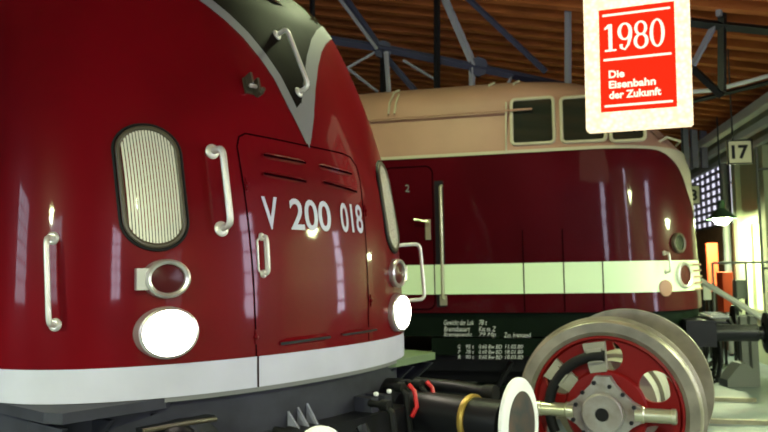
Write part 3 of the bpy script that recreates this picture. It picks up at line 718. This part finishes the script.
# ================================================================== WHEELSET
AX = math.radians(26)
axd = Vector((math.sin(AX), math.cos(AX), 0))   # from near wheel to far wheel
WC = Vector((1.500, 5.2, 0)); WZ = 0.825; WR = 0.60
ws = empty('wheelset', (WC.x, WC.y, 0.2), label='driving wheelset with red wheel discs and bare steel tyres on display', cat='wheelset')
def wT(along): return frame_on(WC-Vector((WC.x, WC.y, 0.2))+Vector((WC.x, WC.y, 0))-Vector((WC.x, WC.y, 0))+axd*along+Vector((0, 0, WZ))-Vector((0, 0, 0)), -axd)
def wT(along): return frame_on(axd*along+Vector((0, 0, WZ-0.2)), -axd)
def holed_disc(mb, R0, R1, h0, h1, nh, rh, Rc, a0, mat, T):
    """web with through holes made as a fine polar grid, cells inside holes left out, hole walls snapped to circles"""
    # build as sectors around each hole: hole ring bridged to sector boundary
    for k in range(nh):
        ac = a0+2*PI*k/nh; half = PI/nh; n = 32; inner = []; outer = []
        cx, cy = Rc*math.cos(ac), Rc*math.sin(ac)
        for j in range(n):
            t = 2*PI*j/n; dx, dy = math.cos(t+ac), math.sin(t+ac)
            inner.append((cx+rh*dx, cy+rh*dy))
            # march to the sector boundary
            s_ = rh
            while True:
                x, y = cx+s_*dx, cy+s_*dy; r_ = math.hypot(x, y); th = (math.atan2(y, x)-ac+PI) % (2*PI)-PI
                if r_ >= R1 or r_ <= R0 or abs(th) >= half: break
                s_ += 0.001
            r_ = min(max(r_, R0), R1); th = max(-half, min(half, th)); outer.append((r_*math.cos(th+ac), r_*math.sin(th+ac)))
        for (h, fl) in ((h1, 1), (h0, -1)):
            vs = [T @ Vector((x, y, h)) for x, y in inner+outer]
            mb.faces(vs, [(j, (j+1) % n, n+(j+1) % n, n+j) for j in range(n)], mat)
            # corner fills
            for (rr) in (R0, R1):
                for sg in (-1, 1):
                    cpt = (rr*math.cos(ac+sg*half), rr*math.sin(ac+sg*half))
                    best = sorted(range(n), key=lambda j: math.hypot(outer[j][0]-cpt[0], outer[j][1]-cpt[1]))[:1][0]
                    for nb in ((best-1) % n, (best+1) % n):
                        mb.faces([T @ Vector((*outer[best], h)), T @ Vector((*outer[nb], h)), T @ Vector((*cpt, h))], [(0, 1, 2)], mat)
        vs = [T @ Vector((x, y, h)) for h in (h0, h1) for x, y in inner]
        mb.faces(vs, [(j, (j+1) % n, n+(j+1) % n, n+j) for j in range(n)], mat)
def wheel(along, near):
    T = wT(along)
    m = MB()  # tyre: local z points to the outer face (towards the viewer)
    m.lathe([(0.500, -0.055), (0.57, -0.075), (0.628, -0.070), (0.630, -0.045), (0.608, -0.030), (0.602, 0.060), (0.592, 0.072), (0.530, 0.072), (0.522, 0.064), (0.505, 0.052), (0.500, 0.03)], STEEL, T if near else T @ Matrix.Rotation(PI, 4, 'X'), 96, close=False)
    o = m.build('tyre', ws, 'bare steel tyre' )
    T2_ = T if near else T @ Matrix.Rotation(PI, 4, 'X')
    m = MB(); m.lathe([(0.502, 0.045), (0.485, 0.050), (0.470, 0.020), (0.468, -0.03), (0.502, -0.04)], WHEELRED, T2_, 72, close=False)
    holed_disc(m, 0.25, 0.472, -0.03, 0.015, 6, 0.106, 0.362, math.radians(28), WHEELRED, T2_)
    m.lathe([(0.262, 0.012), (0.275, 0.05), (0.262, 0.07), (0.20, 0.075), (0.10, 0.075), (0.10, -0.05), (0.26, -0.05), (0.262, 0.012)], WHEELRED, T2_, 60, close=False)
    m.build('wheel_disc', ws, 'red wheel disc with round holes')
wheel(0.0, True); wheel(1.05, False)
m = MB(); T = wT(0)
m.tube([axd*-0.02+Vector((0, 0, WZ-0.2)), axd*1.07+Vector((0, 0, WZ-0.2))], 0.11, STEEL, 24); m.build('axle', ws)
m = MB(); m.tube([axd*0.45+Vector((0, 0, WZ-0.2)), axd*0.80+Vector((0, 0, WZ-0.2))], 0.33, CAST, 36)
m.tube([axd*0.24+Vector((0, 0, WZ-0.2)), axd*0.45+Vector((0, 0, WZ-0.2))], 0.30, CAST, 40); m.build('gear_case', ws, 'beige gear case between the wheels')
# coupling star in front of the near wheel
m = MB()
plate = []
for k in range(4):
    a = k*PI/2
    for (r_, t) in ((0.20, -0.42), (0.245, -0.20), (0.245, 0.20), (0.20, 0.42)): plate.append((r_*math.cos(a+t), r_*math.sin(a+t)))
m.prism(plate, 0.075, 0.155, HUBGREY, T); m.build('coupling_plate', ws, 'light grey bolted coupling plate')
m = MB(); m.lathe([(0.135, 0.15), (0.135, 0.20), (0.125, 0.21), (0.045, 0.21), (0.04, 0.20), (0.04, 0.12), (0.001, 0.12)], HUBGREY, T, 40); hb = m.build('hub_cap', ws)
m = MB(); m.lathe([(0.042, 0.205), (0.042, 0.214), (0.001, 0.214)], RUBBER, T, 24); m.build('centre_hole', hb, 'dark centre hole')
for k in range(12):
    a = 2*PI*k/12+0.26; r_ = 0.185 if k % 3 else 0.205
    m = MB(); m.lathe([(0.015, 0.15), (0.015, 0.172)], BLACK, T @ Matrix.Translation((r_*math.cos(a), r_*math.sin(a), 0)), 6); m.build('bolt', ws)
for sg in (-1, 1):
    m = MB(); Tp = T @ Matrix.Translation((sg*0.20, 0, 0.115)) @ Matrix.Rotation(sg*PI/2, 4, 'Y')
    m.lathe([(0.055, 0.0), (0.055, 0.05), (0.046, 0.06), (0.046, 0.22), (0.052, 0.225), (0.052, 0.25), (0.04, 0.256)], PINSTEEL, Tp, 24); m.build('pin', ws)
m = MB(); pts = []
for k in range(25):
    a = math.radians(88+k*(205-88)/24); pts.append(T @ Vector((0.372*math.cos(a), 0.372*math.sin(a), 0.10)))
m.tube(pts, 0.036, RUBBER, 12); m.build('rubber_arc', ws, 'black curved rubber link')
m = MB()
for a in (98, 143):
    Ta = T @ Matrix.Rotation(math.radians(a), 4, 'Z'); m.prism([(0.26, -0.055), (0.46, -0.075), (0.46, 0.075), (0.26, 0.055)], 0.02, 0.075, CAST, Ta)
    m.prism([(0.33, -0.05), (0.42, -0.05), (0.42, 0.05), (0.33, 0.05)], 0.06, 0.12, CAST, Ta)
m.build('link_bracket', ws, 'beige cast link brackets')
# plinth under the wheelset
m = MB(); Tq = Matrix.Translation(WC+axd*0.525) @ Matrix.Rotation(-AX, 4, 'Z')
for yy in (-0.525, 0.525):
    m.box((-0.7, yy-0.09, 0.0), (0.7, yy+0.09, 0.13), BLACK, Tq); m.box((-0.6, yy-0.03, 0.13), (0.6, yy+0.03, 0.195), STEEL, Tq)
tag(m.build('display_rail'), 'short dark rail stand under the driving wheelset', 'stand')

# ================================================================== LIT SIGN
sa, sb = at(586, 131, 6.35), at(693.5, 122, 6.03)
wd = Vector((sb.x-sa.x, sb.y-sa.y, 0)); SW = wd.length; wd.normalize(); sn = Vector((wd.y, -wd.x, 0))   # normal to viewer
SHt = 1.30; DEP = 0.16
base_z = (sa.z+sb.z)/2
tilt = math.radians(0.8)
TS = Matrix.Translation((sa.x, sa.y, base_z)) @ Matrix((wd, -sn, Vector((0, 0, 1)))).transposed().to_4x4() @ Matrix.Rotation(tilt, 4, 'Y')
sg_ = empty('illuminated_sign', (0, 0, 0), label='hanging backlit sign with red panel reading 1980 Die Eisenbahn der Zukunft', cat='sign')
sg_.matrix_world = TS
m = MB(); m.box((0, 0, 0), (SW, DEP, SHt), SIGNFACE); m.bevel(0.012, 2); m.build('light_box', sg_)
kx = SW/107.0; kz = kx*1.10
rx0, rx1, rz0, rz1 = 16*kx, 92*kx, 17*kz, 118*kz
m = MB(); m.box((rx0, -0.006, rz0), (rx1, 0.0, rz1), SIGNRED); rp_ = m.build('red_panel', sg_, 'red panel with white lettering')
def sx(px): return (px-586)/107.0*SW*1.0
def flat(mb, vs, fs, x0, z0, y=-0.009, mat=SIGNTEXT): mb.faces([Vector((x0+x, y, z0+z)) for x, z in vs], fs, mat)
# rules
for zz in (112.0, 68.0, 22.5):
    m = MB(); m.box((rx0+4*kx, -0.010, zz*kz-0.009), (rx1-4*kx, -0.006, zz*kz+0.009), SIGNTEXT); m.build('rule', rp_)
# numerals 1980 with thick and thin strokes
def ringshape(cx, cz, a, b_, th, tv, k=36):
    vs = []; 
    for j in range(k):
        t = 2*PI*j/k; vs.append((cx+a*math.cos(t), cz+b_*math.sin(t)))
    for j in range(k):
        t = 2*PI*j/k; vs.append((cx+(a-th)*math.cos(t), cz+(b_-tv)*math.sin(t)))
    return vs, [(j, (j+1) % k, k+(j+1) % k, k+j) for j in range(k)]
m = MB(); HN = 0.235; z0 = 76*kz; XS = 0.80; X0 = rx0+0.045
def num(vs, fs, dx, y=-0.009): flat(m, [((dx+x_)*XS, z_) for x_, z_ in vs], fs, X0, z0, y)
num([(0.04, 0), (0.078, 0), (0.078, HN), (0.04, HN)], [(0, 1, 2, 3)], 0); num([(0.0, 0), (0.118, 0), (0.118, 0.016), (0.0, 0.016)], [(0, 1, 2, 3)], 0)
num([(0.04, HN), (0.0, HN-0.03), (0.0, HN-0.045), (0.04, HN-0.035)], [(0, 1, 2, 3)], 0)
dx = 0.137
v, f = ringshape(0.07, HN*0.68, 0.074, HN*0.32, 0.036, 0.016); num(v, f, dx)
tail = [(0.144, HN*0.70), (0.140, HN*0.45), (0.115, HN*0.18), (0.07, -0.003), (0.02, 0.016), (0.012, 0.05)]
tin = [(0.108, HN*0.66), (0.106, HN*0.45), (0.090, HN*0.20), (0.066, 0.014), (0.045, 0.026), (0.046, 0.052)]
num(tail+tin, [(i, i+1, 6+i+1, 6+i) for i in range(5)], dx, -0.0095)
dx += 0.160
v, f = ringshape(0.07, HN*0.74, 0.064, HN*0.265, 0.030, 0.016); num(v, f, dx)
v, f = ringshape(0.07, HN*0.27, 0.074, HN*0.285, 0.034, 0.016); num(v, f, dx, -0.0095)
dx += 0.160
v, f = ringshape(0.07, HN*0.5, 0.074, HN*0.51, 0.034, 0.016); num(v, f, dx)
m.build('numerals', rp_)
for k, (t, w) in enumerate((('Die', 16), ('Eisenbahn', 47), ('der Zukunft', 52))):
    vs, fs = text_mesh(t, 0.088, offset=0.0028, res=3)
    x0 = min(v[0] for v in vs); x1 = max(v[0] for v in vs)
    vs = [((a-x0)/(x1-x0)*w*kx, b_) for a, b_ in vs]
    m = MB(); flat(m, vs, fs, rx0+9*kx, (50-k*10.2)*kz); m.build('lettering', rp_)
for xx in (0.12, SW-0.12):
    p = TS @ Vector((xx, DEP/2, SHt)); m = MB(); m.tube([Vector((xx, DEP/2, SHt-0.01)), Vector((xx, DEP/2, SHt+zceil(p.x, p.y)-p.z+0.02))], 0.008, BLACK, 6); m.build('hanging_cable', sg_)

# ================================================================== TRACK NUMBER PLATES
def plate_sign(px, py, Y, size, txt, label):
    c = at(px, py, Y); o = empty('number_sign', c, math.radians(-6), label=label, cat='sign')
    h = size/2
    m = MB(); m.box((-h, 0, -h), (h, 0.03, h), PLATE); m.build('plate', o)
    m = MB()
    for a, b_ in (((-h, -0.012, -h), (h, 0.0, -h+0.018)), ((-h, -0.012, h-0.018), (h, 0.0, h)), ((-h, -0.012, -h), (-h+0.018, 0.0, h)), ((h-0.018, -0.012, -h), (h, 0.0, h))): m.box(a, b_, BLACK)
    m.build('border', o)
    vs, fs = text_mesh(txt, size*0.9, offset=size*0.035); x0 = min(v[0] for v in vs); x1 = max(v[0] for v in vs); y0 = min(v[1] for v in vs); y1 = max(v[1] for v in vs)
    m = MB(); m.faces([Vector((((x-x0)/(x1-x0)-0.5)*size*0.66, -0.004, ((y-y0)/(y1-y0)-0.5)*size*0.58)) for x, y in vs], fs, BLACK); m.build('numerals', o)
    m = MB(); m.tube([(-h*0.5, 0.015, h-0.01), (-h*0.5, 0.015, zceil(c.x, c.y)-c.z)], 0.010, BLACK, 6); m.build('hanging_rod', o)
plate_sign(740, 152, 10.0, 0.33, '17', 'square hanging plate with black number 17 at the right edge')
plate_sign(690.5, 195, 12.6, 0.33, '18', 'small hanging plate with number 18 beside the cream locomotive front')

# ================================================================== PENDANT LAMPS
def pendant(loc, label, power, group='mercury pendant lamps', glow=1.0):
    o = empty('pendant_lamp', loc, label=label, cat='lamp', group=group); r = 0.27
    m = MB(); m.lathe([(r, 0.0), (r*0.97, 0.02), (r*0.55, 0.12), (0.07, 0.20), (0.06, 0.34), (0.02, 0.36)], SHADE, None, 32, close=False); m.build('lamp_shade', o)
    m = MB(); m.lathe([(0.001, -0.12), (0.09, -0.09), (0.17, 0.0), (0.12, 0.06), (0.001, 0.08)], BULB, None, 20, close=False); m.build('bulb', o)
    m = MB(); m.tube([(0, 0, 0.35), (0, 0, zceil(loc[0], loc[1])-loc[2]-0.02)], 0.012, BLACK, 6); m.build('hanging_rod', o)
    ld = bpy.data.lights.new('pendant_light', 'SPOT'); ld.energy = power; ld.color = (0.88, 1.0, 0.62); ld.spot_size = math.radians(160); ld.spot_blend = 0.6; ld.shadow_soft_size = 0.12
    lo = bpy.data.objects.new('pendant_light', ld); COL.objects.link(lo); lo.parent = o; lo.location = (0, 0, -0.14)
    return o
c = at(722, 219, 14.0)
pendant(tuple(c), 'green-shaded pendant lamp glowing in front of the gridded window', PENDANT_POWER)
pendant((-4.1, 0.25, 3.45), 'pendant lamp hanging behind the photographer on the left', PENDANT_POWER*5)
pendant((4.2, 5.1, 2.98), 'pendant lamp hanging nearest the right wall beside the sign', PENDANT_POWER)
pendant((4.9, 8.0, 2.45), 'low pendant lamp hanging in front of the cream locomotive nose', PENDANT_POWER*0.2)
pendant((0.1, 6.35, 5.1), 'added fill lamp hanging unseen, high between the two locomotives', PENDANT_POWER*0.6)  # added lamp, kept out of view, to brighten the cream locomotive side
pendant((1.2, -1.5, 4.6), 'pendant lamp hanging behind the photographer in the middle', PENDANT_POWER*5)

# ================================================================== THINGS AT THE RIGHT WALL
def board(name, px0, py0, px1, py1, Y, mat, label, cat, thick=0.06, legs=True):
    a = at(px0, py0, Y); b_ = at(px1, py1, Y)
    o = empty(name, ((a.x+b_.x)/2, Y, 0), label=label, cat=cat); w = (b_.x-a.x)/2
    m = MB(); m.box((-w, 0, b_.z), (w, thick, a.z), mat); m.bevel(0.01, 1); m.build('panel', o)
    if legs:
        for sx_ in (-1, 1):
            m = MB(); m.box((sx_*w*0.9-0.02, 0.01, 0), (sx_*w*0.9+0.02, 0.05, b_.z), BLACK); m.build('leg', o)
    return o
board('display_board', 706, 243, 720, 292, 14.6, ORANGE, 'orange-red upright board left of the red cabinet by the wall', 'board')
board('display_cabinet', 722, 272, 735, 312, 13.6, ORANGE, 'lower red cabinet standing right of the orange-red board', 'cabinet', 0.25)
board('notice_sheet', 703, 284, 712, 300, 12.5, WHITE, 'small white notice in front of the orange-red board', 'notice', 0.02)
board('control_box', 736, 280, 748, 299, 12.6, BOXGREY, 'grey enamel box on legs against the pale wall', 'box', 0.15)
# railing by the wall
o = empty('railing', (5.9, 12.4, 0), label='grey tube railing in front of the pale wall', cat='railing')
for z in (1.82, 0.95):
    m = MB(); m.tube([(-0.5, 0.0, z), (1.2, -0.1, z)], 0.02, BOXGREY, 8); m.build('rail', o)
for x_ in (-0.5, 0.05, 0.6, 1.15):
    m = MB(); m.tube([(x_, 0.0, 0), (x_, 0.0, 1.82)], 0.02, BOXGREY, 8); m.build('post', o)
# access stair stand with sloping pale bar behind the buffers
p0, p1 = at(698, 279, 11.8), at(764, 319, 11.2)
o = empty('access_stand', (p1.x, p1.y, 0), label='metal access stand with pale sloping rail behind the right hand buffers', cat='stand')
def rel(v): return Vector(v)-Vector((p1.x, p1.y, 0))
m = MB(); m.tube([rel(p0), rel(p1)], 0.045, BEAM, 8); m.build('sloping_rail', o)
q0, q1 = at(712, 283, 11.8), at(742, 312, 11.5)
m = MB(); m.tube([rel(q0), rel(q1)], 0.018, BOXGREY, 8); m.build('cross_bar', o)
for px, Y in ((743, 11.4), (753, 11.35)):
    g = at(px, 330, Y); m = MB(); m.box(rel((g.x-0.05, Y-0.04, 0.12)), rel((g.x+0.05, Y+0.04, at(px, 316, Y).z)), BOXGREY); m.build('post', o)
g = at(741, 390, 11.3)
m = MB(); m.prism([(g.x-0.26-p1.x, 0.0), (g.x+0.22-p1.x, 0.0), (g.x+0.22-p1.x, 0.13), (g.x+0.05-p1.x, 0.34), (g.x-0.05-p1.x, 0.34), (g.x-0.26-p1.x, 0.10)], -0.15, 0.15, BOXGREY, Matrix.Translation((0, 11.3-p1.y, 0)) @ Matrix.Rotation(PI/2, 4, 'X')); m.build('foot', o)
